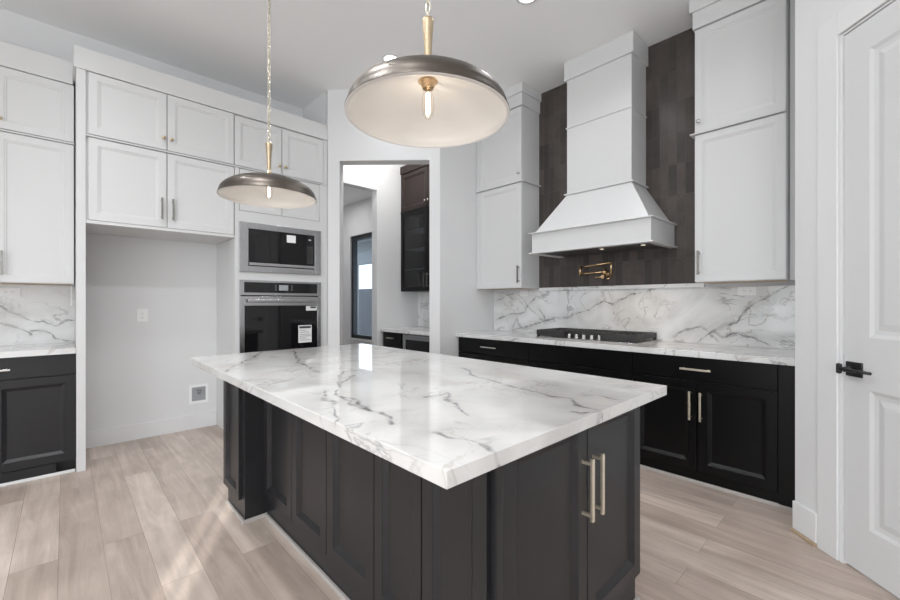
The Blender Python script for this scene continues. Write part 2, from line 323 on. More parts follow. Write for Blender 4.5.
# ------------------------------------------------------------------ mesh helpers
class MB:
    def __init__(self): self.bm = bmesh.new(); self.mats = []; self.ci = 0
    def mat(self, m):
        if m not in self.mats: self.mats.append(m)
        self.ci = self.mats.index(m); return self
    def face(self, vs):
        try:
            f = self.bm.faces.new(vs); f.material_index = self.ci; return f
        except ValueError: return None
    def box(self, x0, x1, y0, y1, z0, z1, bev=0.0):
        if x0 > x1: x0, x1 = x1, x0
        if y0 > y1: y0, y1 = y1, y0
        if z0 > z1: z0, z1 = z1, z0
        v = [self.bm.verts.new(p) for p in ((x0, y0, z0), (x1, y0, z0), (x1, y1, z0), (x0, y1, z0), (x0, y0, z1), (x1, y0, z1), (x1, y1, z1), (x0, y1, z1))]
        fs = [self.face([v[i] for i in q]) for q in ((3, 2, 1, 0), (4, 5, 6, 7), (0, 1, 5, 4), (1, 2, 6, 5), (2, 3, 7, 6), (3, 0, 4, 7))]
        if bev:
            es = list({e for f in fs for e in f.edges})
            r = bmesh.ops.bevel(self.bm, geom=es, offset=bev, segments=2, affect='EDGES', profile=0.5)
            for f in r['faces']: f.material_index = self.ci
        return self
    def prism(self, pts, z0, z1):
        a = [self.bm.verts.new((x, y, z0)) for x, y in pts]; b = [self.bm.verts.new((x, y, z1)) for x, y in pts]
        n = len(pts); self.face(a[::-1]); self.face(b)
        for i in range(n): self.face([a[i], a[(i + 1) % n], b[(i + 1) % n], b[i]])
        return self
    def hull(self, lo, hi):
        """frustum from rectangle lo to rectangle hi: (x0,x1,y0,y1,z)"""
        def q(r): x0, x1, y0, y1, z = r; return [self.bm.verts.new(p) for p in ((x0, y0, z), (x1, y0, z), (x1, y1, z), (x0, y1, z))]
        a, b = q(lo), q(hi)
        self.face(a[::-1]); self.face(b)
        for i in range(4): self.face([a[i], a[(i + 1) % 4], b[(i + 1) % 4], b[i]])
        return self
    def tube(self, pts, r, n=12, cap=True):
        pts = [Vector(p) for p in pts]; rings = []
        rs = r if isinstance(r, (list, tuple)) else [r] * len(pts)
        up = None
        for i, p in enumerate(pts):
            t = (pts[min(i + 1, len(pts) - 1)] - pts[max(i - 1, 0)]).normalized()
            if up is None:
                up = Vector((0, 0, 1)) if abs(t.z) < 0.9 else Vector((1, 0, 0))
            a = t.cross(up).normalized(); b = t.cross(a).normalized(); up = -b if False else up
            rings.append([self.bm.verts.new(p + (a * math.cos(2 * PI * k / n) + b * math.sin(2 * PI * k / n)) * rs[i]) for k in range(n)])
        for R0, R1 in zip(rings[:-1], rings[1:]):
            for k in range(n): 
                f = self.face([R0[k], R0[(k + 1) % n], R1[(k + 1) % n], R1[k]])
                if f: f.smooth = True
        if cap: self.face(rings[0][::-1]); self.face(rings[-1])
        return self
    def lathe(self, prof, c=(0, 0, 0), n=32, axis='Z', closed=False):
        rings = []
        cx, cy, cz = c
        for r, h in prof:
            ring = []
            for k in range(n):
                a = 2 * PI * k / n; p, q = r * math.cos(a), r * math.sin(a)
                if axis == 'Z': co_ = (cx + p, cy + q, cz + h)
                elif axis == 'Y': co_ = (cx + p, cy + h, cz + q)
                else: co_ = (cx + h, cy + p, cz + q)
                ring.append(self.bm.verts.new(co_))
            rings.append(ring)
        prs = list(zip(rings[:-1], rings[1:]))
        if closed: prs.append((rings[-1], rings[0]))
        for R0, R1 in prs:
            for k in range(n):
                f = self.face([R0[k], R0[(k + 1) % n], R1[(k + 1) % n], R1[k]])
                if f: f.smooth = True
        if not closed: self.face(rings[0][::-1]); self.face(rings[-1])
        return self
    def torus_link(self, c, rx, rz, r, rot, n=14, m=6):
        """elongated chain link standing in Z, turned by rot about Z"""
        c = Vector(c); rings = []
        for i in range(n):
            a = 2 * PI * i / n
            p = Vector((rx * math.cos(a), 0, rz * math.sin(a))); nn = Vector((math.cos(a), 0, math.sin(a)))
            ring = []
            for k in range(m):
                b = 2 * PI * k / m
                q = p + nn * r * math.cos(b) + Vector((0, 1, 0)) * r * math.sin(b)
                q = Matrix.Rotation(rot, 3, 'Z') @ q
                ring.append(self.bm.verts.new(c + q))
            rings.append(ring)
        for i in range(n):
            R0, R1 = rings[i], rings[(i + 1) % n]
            for k in range(m):
                f = self.face([R0[k], R0[(k + 1) % m], R1[(k + 1) % m], R1[k]])
                if f: f.smooth = True
        return self
    def panel(self, x0, x1, z0, z1, loops, y=0.0, back=0.02):
        """door front facing -Y: loops = [(inset, depth)...] then flat panel"""
        rs = []
        for ins, dy in [(0, back)] + loops:
            rs.append([self.bm.verts.new(p) for p in ((x0 + ins, y + dy, z0 + ins), (x1 - ins, y + dy, z0 + ins), (x1 - ins, y + dy, z1 - ins), (x0 + ins, y + dy, z1 - ins))])
        for a, b in zip(rs[:-1], rs[1:]):
            for i in range(4): self.face([a[i], a[(i + 1) % 4], b[(i + 1) % 4], b[i]])
        self.face(rs[-1]); self.face(rs[0][::-1])
        return self
    def build(self, name, parent=None, mat=None, loc=None, rotz=0.0, recalc=True):
        if recalc: bmesh.ops.recalc_face_normals(self.bm, faces=self.bm.faces)
        me = bpy.data.meshes.new(name); self.bm.to_mesh(me); self.bm.free()
        for m in self.mats: me.materials.append(m)
        o = bpy.data.objects.new(name, me); COL.objects.link(o)
        if parent: o.parent = parent
        if loc is not None: o.location = loc
        o.rotation_euler = (0, 0, rotz)
        return o

def mb(m): return MB().mat(M[m] if isinstance(m, str) else m)

def thing(name, label, cat, loc=(0, 0, 0), rotz=0.0, group=None):
    o = bpy.data.objects.new(name, None); o.empty_display_size = 0.1; COL.objects.link(o)
    o.location = loc; o.rotation_euler = (0, 0, rotz); o['label'] = label; o['category'] = cat
    if group: o['group'] = group
    return o
def tag(o, label, cat, group=None):
    o['label'] = label; o['category'] = cat
    if group: o['group'] = group
    return o
def struct(o): o['kind'] = 'structure'; return o

# ------------------------------------------------------------------ room shell
CE = 3.52
struct(mb('floor').box(-4.2, 4.6, -4.6, 7.6, -0.05, 0).build('floor'))
struct(mb('ceil').box(-4.2, 4.2, -4.7, 4.79, CE, CE + 0.1).build('ceiling'))
struct(mb('ceil').box(2.03, 4.0, 4.79, 7.6, 3.0, 3.1).build('ceiling'))
struct(mb('wall').box(-4.3, 2.04, 4.67, 4.79, 0, CE).build('wall_fridge_side'))
struct(mb('wall').box(2.04, 2.16, 4.12, 7.6, 0, CE).build('wall_nook_end'))
struct(mb('wall').box(3.78, 3.95, 0.323, 3.33, 0, CE).build('wall_range_side'))
struct(mb('wall').box(2.89, 3.95, 3.21, 3.33, 0, CE).build('wall_range_end'))
# angled wall with the doorway to the butler's pantry, local frame at the nook corner
ang = MB().mat(M['wall'])
s2 = math.sqrt(2); T = 0.14
a0, a1, al = (2.131 - 2.04) * s2, (2.811 - 2.04) * s2, (2.89 - 2.04) * s2
ang.box(0, a0, 0, T, 0, CE); ang.box(a1, al, 0, T, 0, CE); ang.box(a0, a1, 0, T, 2.76, CE)
struct(ang.build('wall_doorway_side', loc=(2.04, 4.06, 0), rotz=-PI / 4))
struct(mb('wall').box(3.62, 3.9, 3.33, 4.59, 0, CE).build('wall_pantry_back'))
bw = mb('wall'); bw.box(2.93, 3.62, 4.47, 4.59, 0, CE); bw.box(2.16, 2.93, 4.47, 4.59, 2.70, CE)
struct(bw.build('wall_pantry_end'))
# far room with the window
fw = mb('wall'); WY0, WY1, WZ0, WZ1 = 5.45, 6.51, 0.62, 2.42
fw.box(3.7, 3.85, 4.59, WY0, 0, 3.0); fw.box(3.7, 3.85, WY1, 7.6, 0, 3.0); fw.box(3.7, 3.85, WY0, WY1, 0, WZ0); fw.box(3.7, 3.85, WY0, WY1, WZ1, 3.0)
struct(fw.build('wall_far_room_window_side'))
struct(mb('wall').box(2.16, 3.85, 7.5, 7.6, 0, 3.0).build('wall_far_room_end'))
wn = thing('window_1', '', 'window', (3.78, WY0, WZ0)); del wn['label'], wn['category']; wn['kind'] = 'structure'
wf = mb('winframe'); W_, H_ = WY1 - WY0, WZ1 - WZ0
wf.box(-0.05, 0.03, 0, 0.07, 0, H_); wf.box(-0.05, 0.03, W_ - 0.07, W_, 0, H_); wf.box(-0.05, 0.03, 0.07, W_ - 0.07, 0, 0.06); wf.box(-0.05, 0.03, 0.07, W_ - 0.07, H_ - 0.07, H_)
wf.build('window_frame', wn)
mb('glass').box(-0.012, -0.006, 0.07, W_ - 0.07, 0.06, H_ - 0.07).build('pane', wn)
mb('trimw').box(-0.12, -0.05, -0.03, W_ + 0.03, -0.03, 0.0, 0.004).build('window_sill', wn)
# pantry door wall at 45 degrees
PR = math.radians(-135); PC = (2.9025, 0.3225, 0)
pw = mb('wall'); d0, d1, DH = 0.265, 1.10, 2.54
pw.box(0, d0, 0, 0.12, 0, CE); pw.box(d1, 1.5, 0, 0.12, 0, CE); pw.box(d0, d1, 0, 0.12, DH, CE)
struct(pw.build('wall_pantry_door', loc=PC, rotz=PR))
struct(mb('wall').box(2.98, 3.95, 0.19, 0.323, 0, CE).build('wall_range_corner'))
struct(mb('wall').box(1.87, 2.0, -4.6, -0.74, 0, CE).build('wall_right'))
# door slab, casing
d = bpy.data.objects.new('door_1', None); COL.objects.link(d); d.location = PC; d.rotation_euler = (0, 0, PR); d['kind'] = 'structure'
sl = mb('doorw'); SX0, SX1, SZ0, SZ1, SY = 0.280, d1 - 0.016, 0.012, 2.522, 0.006
lp = [(0, 0.0), (0.018, 0.010), (0.032, 0.012), (0.060, 0.003)]
def slab(mbx, x0, x1, z0, z1, y, openings, th=0.035):
    """flat slab front with panel openings: fills the strips between them"""
    zs = [z0]
    for (a, b_, c, e) in openings: zs += [c, e]
    zs.append(z1)
    xa, xb = openings[0][0], openings[0][1]
    mbx.box(x0, xa, y, y + th, z0, z1); mbx.box(xb, x1, y, y + th, z0, z1)
    for i in range(0, len(zs), 2): mbx.box(xa, xb, y, y + th, zs[i], zs[i + 1])
    for (a, b_, c, e) in openings: mbx.panel(a, b_, c, e, [(0, 0), (0.016, 0.007), (0.034, 0.009), (0.062, 0.003)], y=y, back=th)
ST = 0.12
slab(sl, SX0, SX1, SZ0, SZ1, SY, [(SX0 + ST, SX1 - ST, 0.224, 0.852), (SX0 + ST, SX1 - ST, 1.09, 2.391)])
sl.build('door_panel', d)
cs = mb('trimw')
c0, c1, ct_, co_ = 0.149, 0.260, 2.538, 2.646
c2, c3 = d1 - (c1 - d0), d1 - (c0 - d0)
cs.box(c0, c1, -0.011, 0.0, 0, co_, 0.003); cs.box(c2, c3, -0.011, 0.0, 0, co_, 0.003); cs.box(c1, c2, -0.011, 0.0, ct_, co_, 0.003)
cs.box(c1 + 0.001, 0.277, 0.001, 0.11, 0, ct_); cs.box(d1 - 0.013, d1 - 0.001, 0.001, 0.11, 0, ct_); cs.box(0.277, d1 - 0.013, 0.001, 0.11, 2.5265, ct_ - 0.001)
cs.build('door_frame', d)
hd = mb('black')
hx, hz = 0.334, 0.938
hd.box(hx - 0.038, hx + 0.038, SY - 0.009, SY, hz - 0.034, hz + 0.034, 0.002)
hd.lathe([(0.012, 0), (0.012, -0.045)], (hx, SY - 0.005, hz), 16, 'Y')
hd.tube([(0.305, SY - 0.05, hz), (0.455, SY - 0.05, hz)], [0.009, 0.007], 12)
hd.box(0.298, 0.320, SY - 0.060, SY - 0.042, hz - 0.024, hz + 0.026, 0.008)
hd.build('door_handle', d)
# baseboards
struct(mb('trimw').box(0.0, 0.1485, -0.016, 0, 0.018, 0.168, 0.004).build('baseboard_pantry', loc=PC, rotz=PR))
struct(mb('shoeb').box(0.0, 0.1485, -0.026, 0, 0.0, 0.018, 0.003).build('trim_1', loc=PC, rotz=PR))
struct(mb('trimw').box(0.116, 1.128, 4.653, 4.67, 0, 0.142, 0.003).build('baseboard_nook'))
struct(mb('trimw').box(a1 + 0.002, al, -0.015, 0, 0, 0.14, 0.003).build('baseboard_doorway', loc=(2.04, 4.06, 0), rotz=-PI / 4))

# living-room side behind the camera: walls, plus added unseen panels slit to shape the sun streaks
bk = mb('wall')
X0s, X1s = -4.2, 1.9
dirn = 0.467 / 0.884
def slitx(px, py): return px - (py + 4.5) * dirn
g1 = slitx(0.525, 2.557); g2 = slitx(0.517, 2.352)
ga, gb = min(g1, g2), max(g1, g2)
hw = 0.026
wa_, wb_ = ga - 0.5, gb + 0.5
bk.box(X0s, wa_, -4.6, -4.5, 0, CE); bk.box(wb_, X1s, -4.6, -4.5, 0, CE); bk.box(wa_, wb_, -4.6, -4.5, 2.5, CE); bk.box(wa_, wb_, -4.6, -4.5, 0, 0.15)
bl = mb('wall'); hw = 0.024
bl.box(wa_, ga - hw, -4.512, -4.51, 0.15, 2.5); bl.box(ga + hw, gb - hw, -4.512, -4.51, 0.15, 2.5); bl.box(gb + hw, wb_, -4.512, -4.51, 0.15, 2.5)
struct(bl.build('sun_slit_panels'))
struct(bk.build('wall_back'))
struct(mb('wall').box(-4.3, -4.2, -4.6, 4.7, 0, CE).build('wall_left'))

# ------------------------------------------------------------------ cabinet parts
LW = [(0, 0.0015), (0.0015, 0), (0.052, 0), (0.054, 0.0035), (0.064, 0.0045), (0.066, 0.0085), (0.076, 0.0095)]   # white shaker with bead
LB = [(0, 0.0015), (0.0015, 0), (0.056, 0), (0.059, 0.004), (0.078, 0.0155), (0.082, 0.0165)]                      # dark, wide slope
def loops(base, k): return [(a * k if a > 0.01 else a, b) for a, b in base]
def front(name, par, x0, x1, z0, z1, m, L_=LW, k=1.0, y=0.0, flatf=False):
    b = mb(m)
    g = 0.0015
    b.panel(x0 + g, x1 - g, z0 + g, z1 - g, [(0, 0.0015), (0.0015, 0)] if flatf else loops(L_, k), y=y, back=0.0195)
    return b.build(name, par)
def bar_v(par, x, z0, z1, m, y=0.0, st=0.034):
    b = mb(m); b.box(x - 0.0065, x + 0.0065, y - st - 0.006, y - st + 0.005, z0, z1, 0.0015)
    for z in (z0 + 0.018, z1 - 0.018): b.box(x - 0.005, x + 0.005, y - st, y - 0.0002, z - 0.005, z + 0.005)
    return b.build('handle', par)
def bar_h(par, x0, x1, z, m, y=0.0, st=0.034):
    b = mb(m); b.box(x0, x1, y - st - 0.006, y - st + 0.005, z - 0.0065, z + 0.0065, 0.0015)
    for x in (x0 + 0.018, x1 - 0.018): b.box(x - 0.005, x + 0.005, y - st, y - 0.0002, z - 0.005, z + 0.005)
    return b.build('handle', par)
def knob(par, x, z, m, y=0.0):
    b = mb(m); b.lathe([(0.009, -0.0002), (0.006, -0.006), (0.006, -0.014), (0.013, -0.019), (0.0145, -0.025), (0.011, -0.029), (0.004, -0.030)], (x, y, z), 20, 'Y')
    return b.build('knob', par)
def body(par, x0, x1, y0, y1, z0, z1, m, under=None, name='body'):
    b = mb(m); b.box(x0, x1, y0, y1, z0, z1)
    if under: b.mat(M[under]); b.box(x0 + 0.018, x1 - 0.018, y0 + 0.02, y1 - 0.018, z0 - 0.0015, z0)
    return b.build(name, par)
BY = 0.02   # bodies start behind 2 cm door fronts

# --- fridge wall (local x = world X, depth +Y). origin at (0, front)
def FT(name, label, cat, yfront, **k): return thing(name, label, cat, (0, yfront, 0), 0, **k)
g_fr = 'white cabinets on the fridge and oven wall'
t = FT('tall_panel', 'narrow white full-height side panel left of the empty fridge nook', 'cabinet panel', 4.06)
mb('cabw').box(0.062, 0.114, 0, 0.608, 0, 2.975, 0.001).build('side_panel', t)
t = FT('tall_panel', 'white side panel forming the right wall of the fridge nook beside the oven', 'cabinet panel', 4.06)
mb('cabw').box(1.13, 1.165, 0.0, 0.608, 0, 1.839, 0.001).build('side_panel', t)

t = FT('wall_cabinet', 'wide white cabinet with two doors and bar handles directly above the fridge nook', 'cabinet', 4.06)
body(t, 0.115, 1.128, BY, 0.608, 1.84, 2.488, 'cabw')
dd = front('door', t, 0.128, 0.614, 1.866, 2.485, 'cabw'); bar_v(dd, 0.578, 1.93, 2.105, 'pull')
dd = front('door', t, 0.618, 1.124, 1.866, 2.485, 'cabw'); bar_v(dd, 0.655, 1.93, 2.105, 'pull')
mb('cabw').box(0.115, 1.128, -0.004, BY, 1.84, 1.864, 0.002).build('bottom_rail', t)
t = FT('top_cabinet', 'white two-door top cabinet with brass knobs, above the fridge nook cabinet', 'cabinet', 4.06)
body(t, 0.115, 1.128, BY, 0.608, 2.502, 2.975, 'cabw')
dd = front('door', t, 0.128, 0.614, 2.508, 2.972, 'cabw'); knob(dd, 0.59, 2.60, 'brass')
dd = front('door', t, 0.618, 1.124, 2.508, 2.972, 'cabw'); knob(dd, 0.645, 2.60, 'brass')
tag(mb('cabw').box(0.1155, 2.035, 4.052, 4.664, 2.4895, 2.5005, 0.002).build('divider_moulding'), 'thin white moulding strip between the top and lower cabinets of the oven wall', 'moulding')

t = FT('oven_cabinet', 'tall white cabinet tower holding the built-in microwave and wall oven', 'cabinet', 4.06)
bd = mb('cabw'); x0, x1 = 1.166, 2.036
bd.box(x0, 1.178, BY, 0.608, 0.09, 2.488); bd.box(1.948, x1, BY, 0.608, 0.09, 2.488)
bd.box(1.178, 1.948, BY, 0.608, 1.982, 2.488); bd.box(1.178, 1.948, BY, 0.608, 1.446, 1.538); bd.box(1.178, 1.948, BY, 0.608, 0.09, 0.73); bd.box(1.178, 1.948, 0.59, 0.608, 0.73, 1.982)
bd.build('body', t)
fr = mb('cabw'); fr.box(x0, 1.178, 0, BY, 0.73, 2.098); fr.box(1.948, x1, 0, BY, 0.73, 2.488); fr.box(1.178, 1.948, 0, BY, 1.9835, 2.098); fr.box(1.178, 1.948, 0, BY, 1.446, 1.537)
fr.box(1.13, x0, 0, BY, 1.8395, 2.488)
fr.build('face_frame', t)
front('door', t, 1.17, 1.556, 2.10, 2.486, 'cabw', k=0.85); front('door', t, 1.56, 1.946, 2.10, 2.486, 'cabw', k=0.85)
dr = front('drawer', t, 1.17, 1.946, 0.12, 0.71, 'cabw'); bar_h(dr, 1.46, 1.66, 0.64, 'nickel')
t = FT('top_cabinet', 'white two-door top cabinet with brass knobs, above the microwave tower', 'cabinet', 4.06)
body(t, 1.13, 2.036, BY, 0.608, 2.502, 2.975, 'cabw')
dd = front('door', t, 1.128, 1.556, 2.508, 2.962, 'cabw'); knob(dd, 1.53, 2.585, 'brass')
dd = front('door', t, 1.56, 1.99, 2.508, 2.962, 'cabw'); knob(dd, 1.588, 2.585, 'brass')
mb('cabw').box(1.992, 2.036, 0.002, BY, 2.502, 2.975).build('filler_strip', t)
cr = mb('cabw'); cr.box(0.048, 2.037, 4.052, 4.664, 2.976, 3.136, 0.002)
tag(cr.build('crown_moulding'), 'long flat white crown board running over the fridge nook and oven cabinets', 'moulding')

# --- left run
t = FT('wall_cabinet', 'tall white wall cabinet with bar handles at the left edge above the marble splash', 'cabinet', 4.33)
body(t, -0.80, 0.054, BY, 0.335, 1.392, 2.478, 'cabw', under='ply')
for a, b_, hxx in ((-0.80, -0.374, -0.41), (-0.371, 0.054, -0.328)):
    dd = front('door', t, a, b_, 1.394, 2.476, 'cabw'); bar_v(dd, hxx, 1.445, 1.62, 'pull')
t = FT('top_cabinet', 'white top cabinet with brass knob at the left edge, stacked on the tall wall cabinet', 'cabinet', 4.33)
body(t, -0.80, 0.054, BY, 0.335, 2.492, 2.945, 'cabw')
for a, b_, hxx in ((-0.80, -0.374, -0.40), (-0.371, 0.054, -0.336)):
    dd = front('door', t, a, b_, 2.496, 2.942, 'cabw'); knob(dd, hxx, 2.565, 'brass')
tag(mb('cabw').box(-0.80, 0.0555, 4.322, 4.664, 2.4795, 2.4905, 0.002).build('divider_moulding'), 'thin white moulding strip between stacked cabinets at the far left', 'moulding')
tag(mb('cabw').box(-0.80, 0.0465, 4.322, 4.664, 2.946, 3.12, 0.002).build('crown_moulding'), 'lower white crown board over the left edge cabinets, left of the tall panel', 'moulding')
t = FT('base_cabinet', 'charcoal base cabinet with drawer and panel doors at the left edge', 'cabinet', 4.10)
body(t, -0.80, 0.060, BY, 0.555, 0.085, 0.873, 'cabi')
tk = mb('cabi'); tk.box(-0.80, -0.045, 0.004, 0.5, 0.0, 0.085); tk.mat(M['toe']).box(-0.045, 0.060, 0.06, 0.5, 0, 0.085); tk.build('toe_kick', t)
dr = front('drawer', t, -0.80, 0.061, 0.722, 0.870, 'cabi', flatf=True); bar_h(dr, -0.47, -0.268, 0.79, 'nickel')
for a, b_ in ((-0.80, -0.372), (-0.369, 0.061)): front('door', t, a, b_, 0.088, 0.717, 'cabi', LB)
struct(mb('trimw').box(-0.80, 0.056, 4.088, 4.102, 0, 0.02, 0.003).build('trim_2'))
t = tag(mb('left_marble').box(-0.82, 0.061, 4.065, 4.665, 0.8735, 0.914, 0.002).build('countertop'), 'white marble countertop on the charcoal base cabinet at the left edge', 'countertop')
tag(mb('left_marble').box(-0.82, 0.061, 4.653, 4.67, 0.9145, 1.39).build('backsplash'), 'white marble backsplash slab behind the counter at the left edge', 'backsplash')

# --- appliances
t = thing('microwave', 'built-in stainless microwave with black glass door above the wall oven', 'microwave', (1.175, 4.0598, 1.538))
W_, H_ = 0.78, 0.458
b = mb('steel')
b.box(-0.012, 0.068, -0.018, -0.0005, -0.004, H_, 0.003); b.box(0.712, W_, -0.018, -0.0005, -0.004, H_, 0.003)
b.box(0.068, 0.712, -0.018, -0.0005, 0.400, H_, 0.003); b.box(0.068, 0.712, -0.018, -0.0005, -0.004, 0.052, 0.003)
b.build('trim_frame', t)
mb('black').box(0.01, 0.77, 0.022, 0.45, 0.005, 0.44).build('body', t)
mb('blackg').box(0.0685, 0.615, -0.012, 0.0215, 0.092, 0.3995, 0.002).build('door_glass', t)
cp = mb('blackg').box(0.616, 0.7115, -0.012, 0.0215, 0.092, 0.3995, 0.002)
cp.mat(M['inkg'])
for r in range(8):
    for c_ in range(3): cp.box(0.637 + c_ * 0.022, 0.645 + c_ * 0.022, -0.0128, -0.0118, 0.115 + r * 0.023, 0.120 + r * 0.023)
cp.mat(M['lcd']).box(0.648, 0.676, -0.0128, -0.0118, 0.345, 0.360)
cp.build('control_panel', t)
mb('steel').box(0.075, 0.7115, -0.022, -0.004, 0.058, 0.086, 0.003).build('handle', t)
mb('paper').box(0.425, 0.515, -0.0135, -0.0122, 0.306, 0.380).build('sticker', t)

t = thing('wall_oven', 'built-in stainless wall oven with black glass door below the microwave', 'oven', (1.175, 4.0598, 0.735))
b = mb('steel'); b.box(-0.010, 0.780, -0.020, -0.0005, 0.580, 0.724, 0.003); b.build('control_frame', t)
b = mb('blackg').box(0.03, 0.738, -0.0225, -0.0203, 0.606, 0.704, 0.001)
b.mat(M['lcd']).box(0.345, 0.435, -0.0233, -0.0222, 0.630, 0.684)
b.mat(M['inkg'])
for x_ in (0.31, 0.465):
    for z_ in (0.634, 0.654, 0.674): b.box(x_, x_ + 0.012, -0.0233, -0.0222, z_, z_ + 0.006)
b.build('control_panel', t)
mb('black').box(0.008, 0.768, 0.022, 0.5, 0.005, 0.69).build('body', t)
b = mb('steel'); b.box(-0.010, 0.034, -0.020, -0.0005, 0.0, 0.572, 0.003); b.box(0.740, 0.780, -0.020, -0.0005, 0.0, 0.572, 0.003); b.box(0.034, 0.740, -0.020, -0.0005, 0.482, 0.572, 0.003); b.box(0.034, 0.740, -0.020, -0.0005, 0, 0.03, 0.003)
dd = b.build('door', t)
mb('blackg').box(0.0345, 0.7395, -0.016, -0.001, 0.0305, 0.4815).build('door_glass', dd)
b = mb('steel'); b.box(0.05, 0.725, -0.066, -0.046, 0.515, 0.548, 0.006)
for x_ in (0.08, 0.695): b.box(x_ - 0.012, x_ + 0.012, -0.05, -0.0202, 0.522, 0.541)
b.build('handle', dd)
b = mb('paper').box(0.540, 0.680, -0.0175, -0.0162, 0.105, 0.282)
b.mat(M['ink']); b.box(0.550, 0.670, -0.0182, -0.0174, 0.250, 0.272)
b.mat(M['inkg'])
for z_, x2 in ((0.228, 0.62), (0.208, 0.65), (0.185, 0.67), (0.168, 0.67), (0.148, 0.625), (0.128, 0.67)): b.box(0.552, x2, -0.0182, -0.0174, z_, z_ + 0.006)
b.build('label_sticker', dd)
b = mb('paper').box(0.62, 0.735, -0.0175, -0.0162, 0.43, 0.478); b.mat(M['ink']).box(0.665, 0.725, -0.0182, -0.0174, 0.455, 0.472); b.build('small_sticker', dd)

# --- outlets and boxes
def outlet(name, label, loc, rotz, w_, h_, gang=1, horiz=False):
    o = thing(name, label, 'outlet', loc, rotz)
    mb('plate').box(-w_ / 2, w_ / 2, -0.006, -0.0003, -h_ / 2, h_ / 2, 0.002).build('cover_plate', o)
    b = mb('plate')
    n = gang
    for i in range(n):
        cx = (i - (n - 1) / 2) * 0.046
        if horiz: b.mat(M['plate']).box(-0.033, 0.033, -0.008, -0.0061, -0.017, 0.017, 0.001)
        else: b.mat(M['plate']).box(cx - 0.017, cx + 0.017, -0.008, -0.0061, -0.033, 0.033, 0.001)
        b.mat(M['slot'])
        for s_ in (-1, 1):
            if horiz:
                cc = s_ * 0.019
                b.box(cc - 0.004, cc + 0.004, -0.0086, -0.0081, 0.005, 0.0068); b.box(cc - 0.004, cc + 0.004, -0.0086, -0.0081, -0.0068, -0.005); b.box(cc + 0.007, cc + 0.011, -0.0086, -0.0081, -0.002, 0.002)
            else:
                cz = s_ * 0.019
                b.box(cx - 0.007, cx - 0.005, -0.0086, -0.0081, cz - 0.004, cz + 0.004); b.box(cx + 0.005, cx + 0.007, -0.0086, -0.0081, cz - 0.004, cz + 0.004); b.box(cx - 0.002, cx + 0.002, -0.0086, -0.0081, cz - 0.011, cz - 0.007)
    b.build('socket', o)
    return o
outlet('wall_outlet', 'white wall outlet at mid height on the fridge nook back wall', (0.519, 4.67, 1.13), 0, 0.082, 0.118)
outlet('wall_outlet', 'wide white outlet on the marble splash at the left edge', (-0.315, 4.653, 1.330), 0, 0.13, 0.066, 1, True)
outlet('wall_outlet', 'white outlet on the marble splash under the right upper cabinet', onX(3.762, 747, 291), -PI / 2, 0.118, 0.066, 1, True)
outlet('wall_outlet', 'white outlet on the marble splash under the left upper cabinet of the range wall', onX(3.762, 524, 293.5), -PI / 2, 0.10, 0.06, 1, True)
t = thing('water_supply_box', 'recessed white water supply box low on the fridge nook wall', 'valve box', (0.97, 4.67, 0.34))
b = mb('plate'); b.box(-0.082, 0.082, -0.006, -0.0003, 0.068, 0.092); b.box(-0.082, 0.082, -0.006, -0.0003, -0.092, -0.068); b.box(-0.082, -0.060, -0.006, -0.0003, -0.068, 0.068); b.box(0.060, 0.082, -0.006, -0.0003, -0.068, 0.068)
b.build('cover_plate', t)
mb('patio').box(-0.06, 0.06, -0.002, -0.0003, -0.068, 0.068).build('box_back', t)
b = mb('steel'); b.lathe([(0.009, 0), (0.009, 0.05)], (0, -0.012, 0.0), 12); b.box(-0.024, 0.024, -0.03, -0.018, 0.035, 0.047, 0.003); b.build('valve', t)
tag(mb('plate').box(0.036, 0.046, 4.649, 4.6528, 1.22, 1.385).build('cable'), 'short white cable hanging below the left wall cabinet beside the tall panel', 'cable')

# ------------------------------------------------------------------ island (long side faces -X: local x = -Y)
isl = thing('kitchen_island', 'large charcoal kitchen island cabinet under the veined marble top', 'kitchen island', (0, 0, 0))
b = mb('cabi'); b.box(0.862, 1.732, 0.706, 2.80, 0.0, 0.876); b.build('body', isl)
R90 = -PI / 2
def frontX(name, par, xf, ya, yb, z0, z1, m, L_=LB, k=1.0, flatf=False):
    """front facing -X at world X=xf, from world Y=ya (left) to yb (right), ya>yb"""
    bb = mb(m); g = 0.0015
    bb.panel(-ya + g, -yb - g, z0 + g, z1 - g, [(0, 0.0015), (0.0015, 0)] if flatf else loops(L_, k), y=0, back=0.0195)
    return bb.build(name, par, loc=(xf, 0, 0), rotz=R90)
Z0, Z1 = 0.126, 0.874
frontX('side_panel', isl, 0.842, 2.47, 2.073, Z0, Z1, 'cabi')
frontX('side_panel', isl, 0.842, 2.070, 1.690, Z0, Z1, 'cabi')
frontX('side_panel', isl, 0.842, 1.687, 1.308, Z0, Z1, 'cabi')
frontX('side_panel', isl, 0.842, 1.305, 1.028, Z0, Z1, 'cabi', k=0.9)
frontX('side_panel', isl, 0.842, 1.025, 0.744, Z0, Z1, 'cabi', k=0.9)
b = mb('cabi'); b.box(0.742, 0.8615, 2.475, 2.80, 0.0, 0.876); b.build('end_pillar', isl)
frontX('side_panel', isl, 0.722, 2.83, 2.522, 0.116, Z1, 'cabi', k=0.8)
mb('cabi').box(0.744, 1.73, 2.8005, 2.82, 0.116, Z1).build('end_panel', isl)
dl = front('door', isl, 0.840, 1.291, Z0, Z1, 'cabi', LB, y=0); dl.location = (0, 0.686, 0)
bar_v(dl, 1.258, 0.53, 0.736, 'champ', st=0.036)
dr_ = front('door', isl, 1.294, 1.736, Z0, Z1, 'cabi', LB, y=0); dr_.location = (0, 0.686, 0)
bar_v(dr_, 1.328, 0.53, 0.736, 'champ', st=0.036)
